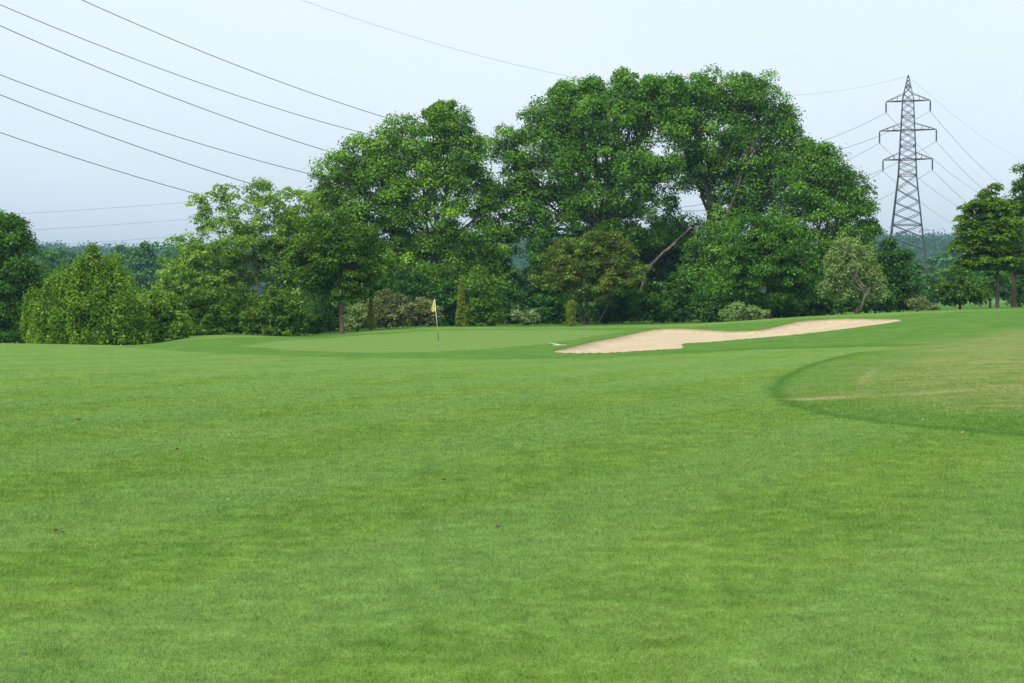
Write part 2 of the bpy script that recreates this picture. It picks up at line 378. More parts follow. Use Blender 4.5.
LM = {
 'poplar':  leaf_mat('leaves_poplar', (0.057, 0.145, 0.011), (0.138, 0.301, 0.023), (0.313, 0.527, 0.049)),
 'poplar2': leaf_mat('leaves_poplar_cool', (0.048, 0.132, 0.013), (0.116, 0.278, 0.026), (0.262, 0.481, 0.057)),
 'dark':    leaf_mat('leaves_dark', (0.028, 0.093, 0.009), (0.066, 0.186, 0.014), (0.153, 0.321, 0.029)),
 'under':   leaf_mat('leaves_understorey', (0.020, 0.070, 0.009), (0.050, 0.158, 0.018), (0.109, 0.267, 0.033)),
 'maple':   leaf_mat('leaves_field_maple', (0.032, 0.090, 0.006), (0.084, 0.191, 0.012), (0.178, 0.317, 0.026)),
 'airy':    leaf_mat('leaves_aspen', (0.102, 0.214, 0.025), (0.214, 0.377, 0.050), (0.396, 0.572, 0.099), .35),
 'cone':    leaf_mat('leaves_light_bush', (0.061, 0.148, 0.012), (0.165, 0.310, 0.024), (0.341, 0.528, 0.057)),
 'yell':    leaf_mat('leaves_yellowish', (0.044, 0.105, 0.010), (0.099, 0.200, 0.017), (0.194, 0.311, 0.035)),
 'olive':   leaf_mat('leaves_olive', (0.130, 0.214, 0.060), (0.239, 0.341, 0.101), (0.392, 0.499, 0.178)),
 'grey':    leaf_mat('leaves_grey_brown', (0.094, 0.119, 0.038), (0.195, 0.230, 0.079), (0.326, 0.363, 0.146)),
 'rowan':   leaf_mat('leaves_rowan', (0.043, 0.099, 0.009), (0.113, 0.204, 0.018), (0.222, 0.312, 0.035)),
 'horn':    leaf_mat('leaves_hornbeam', (0.043, 0.106, 0.006), (0.123, 0.234, 0.010), (0.238, 0.364, 0.020)),
 'ivy':     leaf_mat('leaves_column', (0.135, 0.174, 0.021), (0.240, 0.293, 0.038), (0.354, 0.412, 0.065)),
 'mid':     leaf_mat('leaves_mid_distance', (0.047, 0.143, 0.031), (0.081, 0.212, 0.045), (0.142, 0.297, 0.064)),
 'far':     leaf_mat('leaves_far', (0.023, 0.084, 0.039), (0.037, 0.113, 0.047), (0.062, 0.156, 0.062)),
 'flower':  leaf_mat('leaves_flowering', (0.122, 0.214, 0.052), (0.317, 0.379, 0.164), (0.504, 0.621, 0.380)),
}
BARK = simple('bark_grey', (.15, .12, .09), .9, 0, (.07, .055, .042), 5)
BARKL = simple('bark_pale', (.22, .18, .14), .9, 0, (.09, .075, .055), 4)
BARKR = simple('bark_reddish', (.19, .12, .075), .9, 0, (.09, .06, .04), 5)
BERRY = simple('berries', (.26, .045, .018), .5, 0, (.15, .035, .015), 3)
STEEL = simple('galvanised_steel', (.085, .092, .10), .6, .3, (.05, .055, .06), 1.5)
WIRE = simple('aluminium_wire', (.10, .11, .12), .6, .2)
INSUL = simple('insulator_porcelain', (.09, .085, .085), .35)

# ------------------------------------------------------------------ ground sheet
az = np.concatenate([np.linspace(-180, -30, 60, endpoint=False), np.linspace(-30, -21.5, 60, endpoint=False), np.linspace(-21.5, 21.5, 900, endpoint=False),
                     np.linspace(21.5, 30, 60, endpoint=False), np.linspace(30, 180, 60, endpoint=False)])
rad = np.concatenate([np.geomspace(.4, 14, 50, endpoint=False), np.linspace(14, 44, 250, endpoint=False), np.linspace(44, 56, 110, endpoint=False), np.linspace(56, 84, 420, endpoint=False), np.linspace(84, 110, 90, endpoint=False), np.geomspace(110, 400, 60, endpoint=False), np.geomspace(400, 9000, 90)])
AZ, RD = np.meshgrid(R(1) * az, rad, indexing='ij')
GX = RD * np.sin(AZ); GY = RD * np.cos(AZ); GZ = base_h(GX, GY)
def zones(nx, ny):
    wob = .25 * np.sin(nx * 1.1) + .2 * np.sin(ny * .8 + nx * .6)
    gr = ss(-.5, .5, signed(GREEN, nx, ny) + wob * .4)
    mo = ss(-.6, .6, signed(MOUND, nx, ny) + wob * .5); se = ss(-.12, .12, signed(SEMI, nx, ny) + wob * .15)
    ro = np.clip(np.maximum(mo * .72, se * .58) * (1 - gr), 0, 1)
    dr = ss(-1.5, 2.5, signed(DRY, nx, ny) + 2 * wob) * .85 + .3 * se * ss(.45, .9, np.sin(nx * .7 + 1) * np.sin(ny * .45))
    ed = np.maximum(np.exp(-(line_dist(EDGE, nx, ny) / .16)**2), .8 * np.exp(-(line_dist(EDGE2, nx, ny) / 1.0)**2))
    brk = .55 + .45 * np.sin(nx * 2.1 + 1) * np.sin(nx * .9)
    pa = np.maximum(np.exp(-(line_dist(LINE1, nx, ny) / .24)**2) * 1.0, np.exp(-(line_dist(LINE2, nx, ny) / .14)**2) * .6) * brk
    return dict(rough=ro, green=gr, dry=dr, edge=ed, pale=pa)
near = (RD > 14) & (RD < 115) & (np.abs(AZ) < R(30))
sdb = np.full(GX.shape, -99.); rough = np.zeros(GX.shape); green = rough.copy(); dry = rough.copy(); edge = rough.copy(); pale = rough.copy()
nx, ny = GX[near], GY[near]; sdb[near] = signed(BUNK, nx, ny)
zn = zones(nx, ny)
rough[near] = zn['rough']; green[near] = zn['green']; dry[near] = zn['dry']; edge[near] = zn['edge']; pale[near] = zn['pale']
rough[(RD > 96) & (RD < 400)] = 1
SANDZ = GZ - bunker_drop(GX, GY, sdb)
GZ2 = np.where(sdb > .02, SANDZ - .02, GZ + .06 * np.exp(-(np.maximum(-sdb, 0) / .6)**2) * (sdb > -3) * np.exp(-(line_dist(BACK, GX, GY) / 1.2)**2))
na, nr = GX.shape
V = np.stack([GX, GY, GZ2], -1).reshape(-1, 3)
I = np.arange(na)[:, None] * nr + np.arange(nr - 1)[None]; J = ((np.arange(na) + 1) % na)[:, None] * nr + np.arange(nr - 1)[None]
F = np.stack([I, I + 1, J + 1, J], -1).reshape(-1, 4)
# close the small hole under the camera
cidx = len(V); V = np.concatenate([V, [[0, 0, 0]]])
ring = np.arange(na) * nr
hole = np.stack([np.full(na // 2, cidx), ring[0:na - na % 2:2][:na // 2], ring[1::2][:na // 2], ring[np.arange(2, na + 2, 2)[:na // 2] % na]], -1)
F = np.concatenate([F, hole])
def ap(a): return np.concatenate([a.ravel(), [0]])
TURF = make_turf()
ground = mesh_np('ground', V, F, TURF, None, True, dict(rough=ap(rough), green=ap(green), dry=ap(dry), edge=ap(edge), pale=ap(pale)))
tag(ground, kind='structure')
# bunker sand: its own sheet, lower than the turf round it
SAND = make_sand()
Fi = F[:-len(hole)] if len(hole) else F
inside = (sdb.ravel() > -.03); fk = Fi[inside[Fi].all(1)]
uniq, inv = np.unique(fk.ravel(), return_inverse=True)
SV = np.stack([GX, GY, np.where(sdb > .02, SANDZ + .014, GZ - .02)], -1).reshape(-1, 3)[uniq]
lip_shade = (np.exp(-(np.maximum(sdb, 0) / .28)**2) * np.exp(-(line_dist(BACK, GX, GY) / 1.2)**2) * .8).ravel()[uniq] if False else None
bx, by = SV[:, 0], SV[:, 1]
lip_shade = np.exp(-(np.maximum(sdb.ravel()[uniq], 0) / .22)**2) * np.exp(-(line_dist(BACK, bx, by) / .9)**2) * .8  # mask for the lip shadow painted onto the sand along the back edge
sand = mesh_np('bunker_sand', SV, inv.reshape(-1, 4), SAND, None, True, dict(lip_shade=lip_shade)); tag(sand, kind='structure')

# short turf standing up where the camera looks down on it
def grass_blades(n, seed):
    g = np.random.default_rng(seed)
    dd_ = np.linspace(5, 38, 500); pdf = (1 / dd_**.35) * (1 - ss(8, 38, dd_)) ; cdf = np.cumsum(pdf); cdf /= cdf[-1]
    d = np.interp(g.random(n), cdf, dd_)
    x = (g.random(n) * 2 - 1) * d * .40; y = d
    z = base_h(x, y)
    hgt = g.uniform(.008, .022, n) * (1 + .3 * (d > 10)); wd = g.uniform(.0012, .0024, n) * np.clip(d / 7, 1, 3)
    th = g.random(n) * 2 * math.pi; lean = g.normal(0, .55, (n, 2)) * hgt[:, None]
    dx, dy = np.cos(th) * wd, np.sin(th) * wd
    V = np.empty((n, 3, 3)); V[:, 0] = np.stack([x - dx, y - dy, z - .002], -1); V[:, 1] = np.stack([x + dx, y + dy, z - .002], -1)
    V[:, 2] = np.stack([x + lean[:, 0], y + lean[:, 1], z + hgt], -1)
    tone = np.clip(g.normal(.05, .22, n), 0, 1)
    zn = {k: np.zeros(n) for k in ('rough', 'green', 'dry', 'edge', 'pale')}; far_ = (y > 13) & (x > 0)
    for k, a in zones(x[far_], y[far_]).items(): zn[k][far_] = a
    zn['tone'] = tone
    return V.reshape(-1, 3), np.arange(3 * n).reshape(n, 3), {k: np.repeat(a, 3) for k, a in zn.items()}
V, F, tone = grass_blades(640000, 3)
BLADE = make_blades()
tag(mesh_np('grass', V, F, BLADE, None, False, tone), 'short mown grass blades of the near fairway', 'grass', None, 'stuff')

# ------------------------------------------------------------------ foliage
def leaves(P, Rr, nleaf, size, g, flat=1.0, droop=0., shell=.45, tone0=None, up=.35):
    """P (k,3) clump centres, Rr (k,3) clump radii -> quads"""
    k = len(P); idx = np.repeat(np.arange(k), nleaf); n = len(idx)
    v = g.normal(size=(n, 3)); v /= np.linalg.norm(v, axis=1)[:, None]
    v[:, 2] = np.where(v[:, 2] < -.35, -v[:, 2] * .8, v[:, 2])
    r = shell + (1 - shell) * g.random(n)**.6
    r *= 1 + .16 * g.normal(size=n)
    pos = P[idx] + v * r[:, None] * Rr[idx]
    pos[:, 2] -= droop * Rr[idx, 2] * (v[:, 0]**2 + v[:, 1]**2) * r
    nrm = v * .75 + g.normal(size=(n, 3)) * .55 + np.array([0, 0, up]); nrm /= np.linalg.norm(nrm, axis=1)[:, None]
    a = np.cross(nrm, g.normal(size=(n, 3))); a /= np.linalg.norm(a, axis=1)[:, None]; b = np.cross(nrm, a)
    s = size * g.uniform(.6, 1.3, n)[:, None]
    V = np.empty((n, 4, 3)); V[:, 0] = pos - a * s * .62; V[:, 1] = pos + b * s * .36 + nrm * s * .06; V[:, 2] = pos + a * s * .62 - nrm * s * .1; V[:, 3] = pos - b * s * .36 + nrm * s * .06
    t = (tone0[idx] if tone0 is not None else .5) + g.normal(0, .17, n)
    return V.reshape(-1, 3), np.repeat(np.clip(t, 0, 1), 4), np.repeat(g.random(n), 4)

def limb(mb, a, b, r0, r1, g, bend=.12, sides=5, n=5):
    a = np.asarray(a, float); b = np.asarray(b, float); t = np.linspace(0, 1, n)[:, None]; L_ = np.linalg.norm(b - a)
    off = g.normal(size=3) * bend * L_; off[2] = -abs(off[2]) * .5
    P = a + (b - a) * t + off * (4 * t * (1 - t)) * .5
    P[1:-1] += g.normal(size=(n - 2, 3)) * L_ * .015
    mb.tube(P, np.linspace(r0, r1, n), sides); return P

def plant(name, label, cat, Y, lobes, mat, seed, trunk=None, puff=1.1, leaf=.22, dens=1.0, flat=.8, bark=BARK, group=None,
          droop=0., fill=.35, dd=.9, thick=.22, stems=1, parts=('trunk', 'crown'), twigs=9, shell=.45, fork=.45, up=.35, jit=.1, nfac=1., hide_below=None):
    """lobes: (px, py, rx, ry[, dy[, dens]]) in sight-line units at distance Y, turned into real ellipsoids there"""
    g = np.random.default_rng(seed); s = Y / FPX
    bx_ = trunk[0] if trunk else np.mean([l[0] for l in lobes])
    X0 = (bx_ - 512) * s; z0 = float(base_h(X0, Y)); root = empty(name, (X0, Y, z0), label, cat, group)
    LC, LR, LD = [], [], []
    for l in lobes:
        dy = l[4] if len(l) > 4 else 0
        c = at(l[0], l[1], Y + dy); q = (Y + dy) / FPX
        LC.append(c); LR.append([l[2] * q, l[2] * q * dd, l[3] * q]); LD.append(l[5] if len(l) > 5 else 1.)
    LC = np.array(LC); LR = np.array(LR)
    P, RR, W = [], [], []
    owner = []
    for i in range(len(LC)):
        c, r = LC[i], LR[i]; pr_ = min(puff, .62 * r.min())
        area = 4 * math.pi * ((r[0] * r[1])**1.6 + (r[0] * r[2])**1.6 + (r[1] * r[2])**1.6)**(1 / 1.6) / 3**(1 / 1.6)
        m = max(6, int(area / (pr_ * pr_) * .62 * dens * LD[i]))
        v = g.normal(size=(m, 3)); v /= np.linalg.norm(v, axis=1)[:, None]
        rr = np.where(g.random(m) < fill, g.uniform(.15, .7, m), 1 + jit * g.normal(size=m))
        sc = np.maximum(1 - pr_ * .42 / r, .3)
        q = c + v * rr[:, None] * r * sc
        keep = np.ones(m, bool)
        for j in range(len(LC)):
            if j != i: keep &= (((q - LC[j]) / LR[j])**2).sum(1) > .30
        keep |= g.random(m) < .25
        q = q[keep]; sz = pr_ * g.uniform(.6, 1.25, len(q))
        P.append(q); RR.append(np.stack([sz, sz, sz * flat], -1)); owner += [i] * len(q)
    P = np.concatenate(P); RR = np.concatenate(RR); owner = np.array(owner)
    gz = base_h(P[:, 0], P[:, 1]); k = P[:, 2] > gz + .1; P, RR, owner = P[k], RR[k], owner[k]
    tone0 = np.clip(.46 + .22 * g.normal(size=len(P)), .03, .97)
    nl = int(np.clip(2.6 * (np.mean(RR[:, 0]) / leaf)**2 * 4.2 * nfac, 14, 420))
    V, t, t2 = leaves(P, RR, nl, leaf, g, flat, droop, shell, tone0, up)
    kz = np.repeat((V[0::4, 2] > base_h(V[0::4, 0], V[0::4, 1]) + .02), 4)
    V, t, t2 = V[kz], t[kz], t2[kz]
    F = np.arange(len(V)).reshape(-1, 4)
    crown = mesh_np(parts[1], V, F, LM[mat], root, False, dict(tone=t, tone2=t2))
    mb = MB(); zt = LC[:, 2].max(); H_ = zt - z0
    for st in range(stems):
        off = np.array([0, 0, 0.]) if stems == 1 else np.array([g.normal() * thick * 2.0, g.normal() * thick * 2, 0])
        base = np.array([X0, Y, z0 - .15]) + off
        fk = np.array([X0 + (trunk[1] if trunk and len(trunk) > 1 else 0) * s + off[0] * 3, Y + off[1] * 3, z0 + H_ * fork * g.uniform(.85, 1.05)])
        rb = thick / math.sqrt(stems)
        mb.tube(np.array([base, base + [0, 0, .25], base * .62 + fk * .38 + g.normal(size=3) * .04 * H_ * .2, fk]), [rb * 1.35, rb, rb * .85, rb * .7], 8)
        for i in range(len(LC)):
            if stems > 1 and i % stems != st: continue
            tip = LC[i] + [0, 0, LR[i][2] * .3]
            if tip[2] < fk[2]: start = base * .4 + fk * .6
            else: start = fk
            Q = limb(mb, start, tip, rb * .40, rb * .12, g, .13, 6, 6)
            cand = np.where(owner == i)[0]
            if len(cand):
                for c_ in g.choice(cand, min(twigs, len(cand)), replace=False):
                    limb(mb, Q[g.integers(2, 6)], P[c_], rb * .17, rb * .04, g, .12, 4, 4)
    mb.build(parts[0], bark, root, True)
    return root, P, RR

BIG = dict(flat=.95, puff=1.0, leaf=.185, nfac=.72, jit=.13)
TREES = []
# --- left end
plant('broadleaf_tree', 'dark green round-headed tree cut by the left edge of the photo', 'tree', 84,
      [(-8, 258, 44, 42), (6, 296, 40, 42), (-20, 320, 45, 30), (20, 325, 22, 24), (14, 268, 26, 34), (0, 336, 46, 16), (2, 228, 26, 16)], 'dark', 11, trunk=(-5,), puff=.75, leaf=.15, nfac=.8, thick=.28)
plant('bushy_tree', 'light green bushy tree tapering to a soft point near the left edge', 'tree', 77,
      [(92, 266, 15, 17), (86, 288, 30, 28), (55, 314, 30, 28), (116, 308, 30, 34), (84, 320, 50, 28), (106, 278, 20, 24), (70, 292, 24, 24), (92, 256, 8, 9), (130, 325, 24, 22), (40, 326, 18, 20), (86, 338, 55, 12)], 'cone', 12, trunk=(88,), puff=.36, leaf=.115, thick=.14, droop=.9, flat=1.45, fork=.3)
plant('shrub', 'small green shrub between the pointed bushy tree and the pale airy tree', 'shrub', 80,
      [(160, 314, 20, 24), (144, 328, 18, 18), (174, 325, 16, 20), (158, 338, 26, 12)], 'cone', 13, trunk=(160,), puff=.42, leaf=.15, thick=.06, stems=3, parts=('stem', 'foliage'), twigs=4)
# --- airy aspen
plant('aspen_tree', 'pale green airy tree with sky showing through its upper branches', 'tree', 98,
      [(222, 205, 22, 26, 0, .32), (262, 190, 12, 14, 0, .4), (200, 205, 12, 14, 0, .3), (258, 202, 24, 24, 0, .42), (206, 222, 16, 18, 0, .4), (290, 212, 30, 28, 1, .5), (312, 215, 18, 26, 1, .6), (245, 235, 45, 26, 0, .55), (185, 262, 26, 26, 0, .7), (228, 262, 44, 30, 1, .8),
       (285, 255, 36, 38, 2, .8), (172, 290, 18, 28, 0, .8), (225, 298, 44, 32, 1, .9), (280, 300, 36, 30, 1, .9), (305, 270, 30, 30, 1, .9), (300, 240, 26, 26, 2, .8), (200, 285, 34, 34, 0, .9)], 'airy', 14, trunk=(250,), puff=.58, leaf=.17, thick=.13, stems=4, bark=BARKL, fork=.4, fill=.45, nfac=.62, twigs=16, jit=.16)
SH = 'shrubs in front of the airy tree'
plant('shrub', 'rounded dark yellow-green shrub at the foot of the airy tree, leftmost of three', 'shrub', 86,
      [(205, 308, 20, 24), (190, 322, 20, 20), (214, 324, 20, 18), (200, 334, 26, 10)], 'yell', 15, trunk=(203,), puff=.45, leaf=.15, thick=.07, stems=3, parts=('stem', 'foliage'), group=SH, twigs=4)
plant('shrub', 'narrow green shrub in the middle of three under the airy tree', 'shrub', 90,
      [(240, 308, 20, 22), (230, 322, 20, 18), (250, 324, 16, 16), (240, 333, 26, 10)], 'maple', 16, trunk=(240,), puff=.45, leaf=.15, thick=.07, stems=3, parts=('stem', 'foliage'), group=SH, twigs=4)
plant('shrub', 'spreading yellow-green shrub right of three under the airy tree, beside the round dark tree', 'shrub', 86,
      [(276, 312, 22, 22), (262, 324, 20, 16), (292, 320, 18, 18), (276, 334, 28, 10)], 'yell', 17, trunk=(276,), puff=.45, leaf=.15, thick=.07, stems=3, parts=('stem', 'foliage'), group=SH, twigs=4)
plant('shrub', 'low dark shrub left of the trunk of the round dark green tree', 'shrub', 93,
      [(316, 323, 18, 15)], 'under', 18, trunk=(316,), puff=.5, leaf=.16, thick=.06, stems=3, parts=('stem', 'foliage'), twigs=4)
# --- field maple with visible trunk
plant('maple_tree', 'round-headed dark green tree with a short reddish trunk left of the green', 'tree', 90,
      [(335, 238, 38, 28), (312, 262, 26, 26), (362, 258, 24, 32), (335, 262, 42, 34), (336, 284, 34, 20)], 'maple', 19, trunk=(342, -4), puff=.6, leaf=.15, nfac=.85, thick=.15, bark=BARKR, fork=.5, twigs=10)
# --- the three big trees behind the green
plant('poplar_tree', 'tall broad tree left of centre whose crown tops out behind the flag', 'tree', 114,
      [(447, 130, 26, 26), (446, 114, 12, 14), (434, 118, 12, 14), (476, 170, 18, 26, 1, .6), (462, 150, 24, 26), (412, 146, 32, 30), (374, 160, 32, 30), (345, 180, 30, 26), (326, 196, 20, 22), (452, 182, 32, 34), (400, 196, 46, 36), (352, 222, 36, 34), (448, 232, 40, 36, 0, .8), (395, 255, 50, 38), (432, 285, 50, 34), (486, 205, 14, 28, 1, .5), (490, 250, 24, 32, 1, .7), (480, 292, 32, 30, 1), (360, 295, 30, 26, 2)],
      'poplar', 21, trunk=(432, 2), thick=.36, fork=.36, twigs=12, bark=BARK, **BIG)
plant('poplar_tree', 'tallest spreading tree in the middle, standing behind the rowan with red berries', 'tree', 118,
      [(632, 104, 34, 30), (624, 86, 14, 14), (594, 92, 16, 14), (560, 100, 16, 16), (655, 94, 16, 16), (578, 108, 32, 26), (600, 132, 42, 34), (660, 118, 30, 40), (542, 132, 30, 28), (514, 156, 24, 28), (560, 166, 42, 32), (615, 174, 46, 34), (658, 176, 32, 30), (518, 196, 34, 28), (575, 208, 42, 28), (632, 212, 30, 22, 0, .6), (536, 240, 24, 26, 0, .7), (560, 262, 28, 24, 1, .8), (508, 225, 20, 22, 0, .5), (600, 232, 34, 18, 1, .8), (640, 238, 22, 14, 1, .6)],
      'poplar2', 22, trunk=(600, 6), thick=.46, fork=.38, twigs=12, bark=BARK, **BIG)
plant('poplar_tree', 'tall dark broad tree right of centre behind the bunker', 'tree', 121,
      [(722, 100, 36, 28), (740, 88, 20, 16), (700, 92, 18, 18), (678, 108, 22, 28), (806, 156, 14, 16), (758, 110, 32, 32), (690, 112, 24, 32), (784, 136, 22, 26), (732, 150, 46, 34), (776, 176, 38, 32), (710, 176, 32, 26, 0, .8), (748, 205, 40, 30), (668, 222, 22, 28, 0, .6), (684, 238, 16, 16, 2, .8), (692, 152, 20, 28, 0, .6), (720, 228, 28, 24, 1, .8), (700, 262, 26, 28, -3, .9), (724, 252, 32, 30, -3), (715, 285, 34, 22, -4)],
      'poplar2', 23, trunk=(712, 8), thick=.48, fork=.34, twigs=12, bark=BARK, **BIG)
plant('poplar_tree', 'lower right-hand tree of the big clump, sloping down towards the pylon', 'tree', 117,
      [(820, 160, 22, 25), (842, 186, 22, 24), (808, 186, 32, 30), (856, 206, 20, 20), (820, 216, 38, 28), (795, 240, 36, 30), (866, 232, 12, 14), (840, 248, 34, 24), (815, 275, 40, 26), (850, 276, 30, 24)],
      'poplar2', 24, trunk=(818,), thick=.34, fork=.34, twigs=12, bark=BARK, **BIG)
# --- smaller trees in front
_, RP, RRR = plant('rowan_tree', 'small rowan covered in red berries with several dark stems behind the green', 'tree', 103,
      [(592, 252, 34, 18), (565, 268, 26, 22), (620, 270, 26, 24), (592, 278, 42, 26), (604, 244, 22, 12)], 'rowan', 31, trunk=(590,), puff=.55, leaf=.15, nfac=.75, jit=.2, thick=.16, stems=4, bark=BARK, fork=.42, twigs=10, fill=.3)
rowan = bpy.data.objects['rowan_tree']
g = np.random.default_rng(77); mb = MB(); cnt = 0
BV = []
octa = np.array([(1, 0, 0), (0, 1, 0), (-1, 0, 0), (0, -1, 0), (0, 0, 1), (0, 0, -1)], float)
octf = [(0, 1, 4), (1, 2, 4), (2, 3, 4), (3, 0, 4), (1, 0, 5), (2, 1, 5), (3, 2, 5), (0, 3, 5)]
pts = []
for _ in range(620):
    i = g.integers(len(RP)); v = g.normal(size=3); v /= np.linalg.norm(v); v[2] = abs(v[2]) * .6
    pts.append(RP[i] + v * RRR[i] * 1.02)
pts = np.array(pts)
for p in pts:
    for q in range(7): mb.add(octa * .042 * g.uniform(.7, 1.2) + p + g.normal(size=3) * .075, octf)
mb.build('berry_clusters', BERRY, rowan)
plant('broadleaf_tree', 'dense rounded dark green tree behind the middle of the bunker', 'tree', 98,
      [(762, 240, 30, 28), (740, 262, 24, 30), (788, 262, 28, 34), (765, 275, 42, 36), (742, 296, 26, 20), (795, 295, 24, 20)], 'dark', 32, trunk=(768,), puff=.7, leaf=.155, nfac=.8, thick=.2, bark=BARK)
plant('olive_willow', 'grey-green soft willow with a short forked trunk, left of the pylon foot', 'tree', 96,
      [(846, 248, 16, 13), (862, 256, 14, 14), (836, 264, 14, 16), (868, 272, 14, 16), (850, 268, 22, 16), (830, 284, 12, 14), (876, 288, 12, 14), (842, 288, 12, 12), (864, 292, 10, 10)], 'olive', 33, trunk=(853,), puff=.45, leaf=.125, thick=.13, bark=BARKL, stems=2, fork=.34, flat=.95, droop=.7, nfac=.55)
plant('broadleaf_tree', 'dark bushy tree behind the grey-green willow, below the pylon', 'tree', 110,
      [(886, 262, 18, 22), (900, 275, 18, 24), (878, 285, 22, 24), (900, 295, 20, 16), (866, 268, 12, 22)], 'under', 34, trunk=(888,), puff=.7, leaf=.2, thick=.16)
plant('shrub', 'low grey-green shrub at the foot of the pylon end of the tree belt', 'shrub', 100,
      [(918, 306, 14, 8), (930, 308, 9, 5)], 'grey', 35, trunk=(918,), puff=.35, leaf=.14, thick=.05, stems=3, parts=('stem', 'foliage'), twigs=4)
plant('shrub', 'low olive-coloured shrub in front of the dense rounded tree', 'shrub', 94,
      [(742, 312, 14, 10), (756, 314, 13, 7), (728, 316, 9, 6)], 'olive', 36, trunk=(742,), puff=.35, leaf=.14, thick=.05, stems=3, parts=('stem', 'foliage'), twigs=4)
# grey bushes behind the green
for i, (lob, m, lb) in enumerate([
    ([(362, 316, 16, 14), (352, 322, 10, 9)], 'olive', 'pale olive bush right of the reddish trunk of the round dark tree'),
    ([(388, 305, 18, 17), (402, 316, 22, 14), (378, 318, 16, 12)], 'grey', 'largest grey-brown bush between the round dark tree and the flag'),
    ([(424, 313, 16, 15), (434, 321, 10, 8)], 'grey', 'grey-brown bush directly left of the flagstick')]):
    plant('bush', lb, 'bush', 99, lob, m, 41 + i, puff=.4, leaf=.15, thick=.06, stems=3, parts=('stem', 'foliage'), twigs=5, nfac=.8)
# understorey
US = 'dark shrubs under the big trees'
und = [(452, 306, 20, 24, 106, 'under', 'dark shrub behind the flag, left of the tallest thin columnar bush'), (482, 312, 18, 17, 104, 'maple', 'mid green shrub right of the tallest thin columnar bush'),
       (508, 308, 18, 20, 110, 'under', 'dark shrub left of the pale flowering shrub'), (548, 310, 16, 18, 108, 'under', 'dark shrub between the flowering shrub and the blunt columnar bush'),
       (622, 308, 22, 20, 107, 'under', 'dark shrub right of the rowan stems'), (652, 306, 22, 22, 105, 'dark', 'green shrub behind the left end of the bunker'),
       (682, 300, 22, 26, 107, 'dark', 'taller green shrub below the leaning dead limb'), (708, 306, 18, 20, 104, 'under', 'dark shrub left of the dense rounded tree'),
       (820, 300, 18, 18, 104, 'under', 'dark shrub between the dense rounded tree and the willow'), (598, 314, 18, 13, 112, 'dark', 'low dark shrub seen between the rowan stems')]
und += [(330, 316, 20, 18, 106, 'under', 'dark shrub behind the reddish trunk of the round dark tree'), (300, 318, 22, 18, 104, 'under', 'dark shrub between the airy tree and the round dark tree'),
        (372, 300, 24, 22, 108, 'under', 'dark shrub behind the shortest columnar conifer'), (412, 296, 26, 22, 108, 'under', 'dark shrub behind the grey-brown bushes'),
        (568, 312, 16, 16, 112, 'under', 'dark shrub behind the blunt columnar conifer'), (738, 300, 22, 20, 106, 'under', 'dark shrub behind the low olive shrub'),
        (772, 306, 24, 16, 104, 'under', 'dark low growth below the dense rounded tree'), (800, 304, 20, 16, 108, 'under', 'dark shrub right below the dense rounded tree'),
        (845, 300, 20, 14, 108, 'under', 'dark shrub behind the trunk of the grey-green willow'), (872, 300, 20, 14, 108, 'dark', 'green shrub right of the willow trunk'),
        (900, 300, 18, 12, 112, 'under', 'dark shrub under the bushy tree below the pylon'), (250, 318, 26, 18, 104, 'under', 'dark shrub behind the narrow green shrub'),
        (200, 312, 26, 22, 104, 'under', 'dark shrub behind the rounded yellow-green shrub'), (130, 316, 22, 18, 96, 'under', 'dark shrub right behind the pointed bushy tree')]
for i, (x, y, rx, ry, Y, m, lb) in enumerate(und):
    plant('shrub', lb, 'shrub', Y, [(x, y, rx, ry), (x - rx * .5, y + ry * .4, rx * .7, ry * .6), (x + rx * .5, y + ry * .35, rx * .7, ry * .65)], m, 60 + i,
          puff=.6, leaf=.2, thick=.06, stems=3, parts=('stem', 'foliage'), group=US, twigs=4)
plant('flowering_shrub', 'small shrub with whitish flowers behind the green', 'shrub', 104, [(520, 316, 9, 6), (533, 317, 7, 6), (527, 321, 8, 5)], 'flower', 71, puff=.3, leaf=.13, thick=.04, stems=3, parts=('stem', 'foliage'), twigs=4)
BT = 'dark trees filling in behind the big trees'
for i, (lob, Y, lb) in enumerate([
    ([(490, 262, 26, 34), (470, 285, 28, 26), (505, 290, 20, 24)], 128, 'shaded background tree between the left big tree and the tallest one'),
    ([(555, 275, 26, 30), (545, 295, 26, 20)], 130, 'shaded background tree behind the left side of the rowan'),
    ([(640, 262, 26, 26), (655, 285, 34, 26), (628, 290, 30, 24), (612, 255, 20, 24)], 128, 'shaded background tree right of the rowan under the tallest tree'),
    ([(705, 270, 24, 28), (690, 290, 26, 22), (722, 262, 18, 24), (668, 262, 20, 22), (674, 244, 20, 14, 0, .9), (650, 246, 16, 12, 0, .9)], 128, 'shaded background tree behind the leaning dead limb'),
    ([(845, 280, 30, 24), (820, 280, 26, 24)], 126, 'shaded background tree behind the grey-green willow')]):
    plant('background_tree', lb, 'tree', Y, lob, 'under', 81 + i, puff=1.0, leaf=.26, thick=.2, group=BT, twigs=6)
# leaning dead limb
o = empty('leaning_trunk', tuple(at(646, 318, 112)), 'bare grey trunk leaning to the right in the gap below the big trees', 'dead tree')
p0 = at(646, 270, 112); p1 = at(664, 252, 112); p2 = at(686, 232, 112.5)
mb = MB(); g = np.random.default_rng(4)
gb = np.array([p0[0] - 1.2, 112, float(base_h(p0[0] - 1.2, 112)) - .2])
mb.tube([gb, gb * .5 + p0 * .5 + [.15, 0, 0], p0, p1, p2], [.17, .14, .12, .09, .04], 8)
mb.build('trunk', BARK, o, True)
mb = MB(); limb(mb, p1, at(676, 243, 112), .09, .03, g); mb.build('branch', BARKL, o, True)
mb = MB(); limb(mb, p2, at(692, 222, 113), .05, .03, g); mb.build('branch', BARKL, o, True)

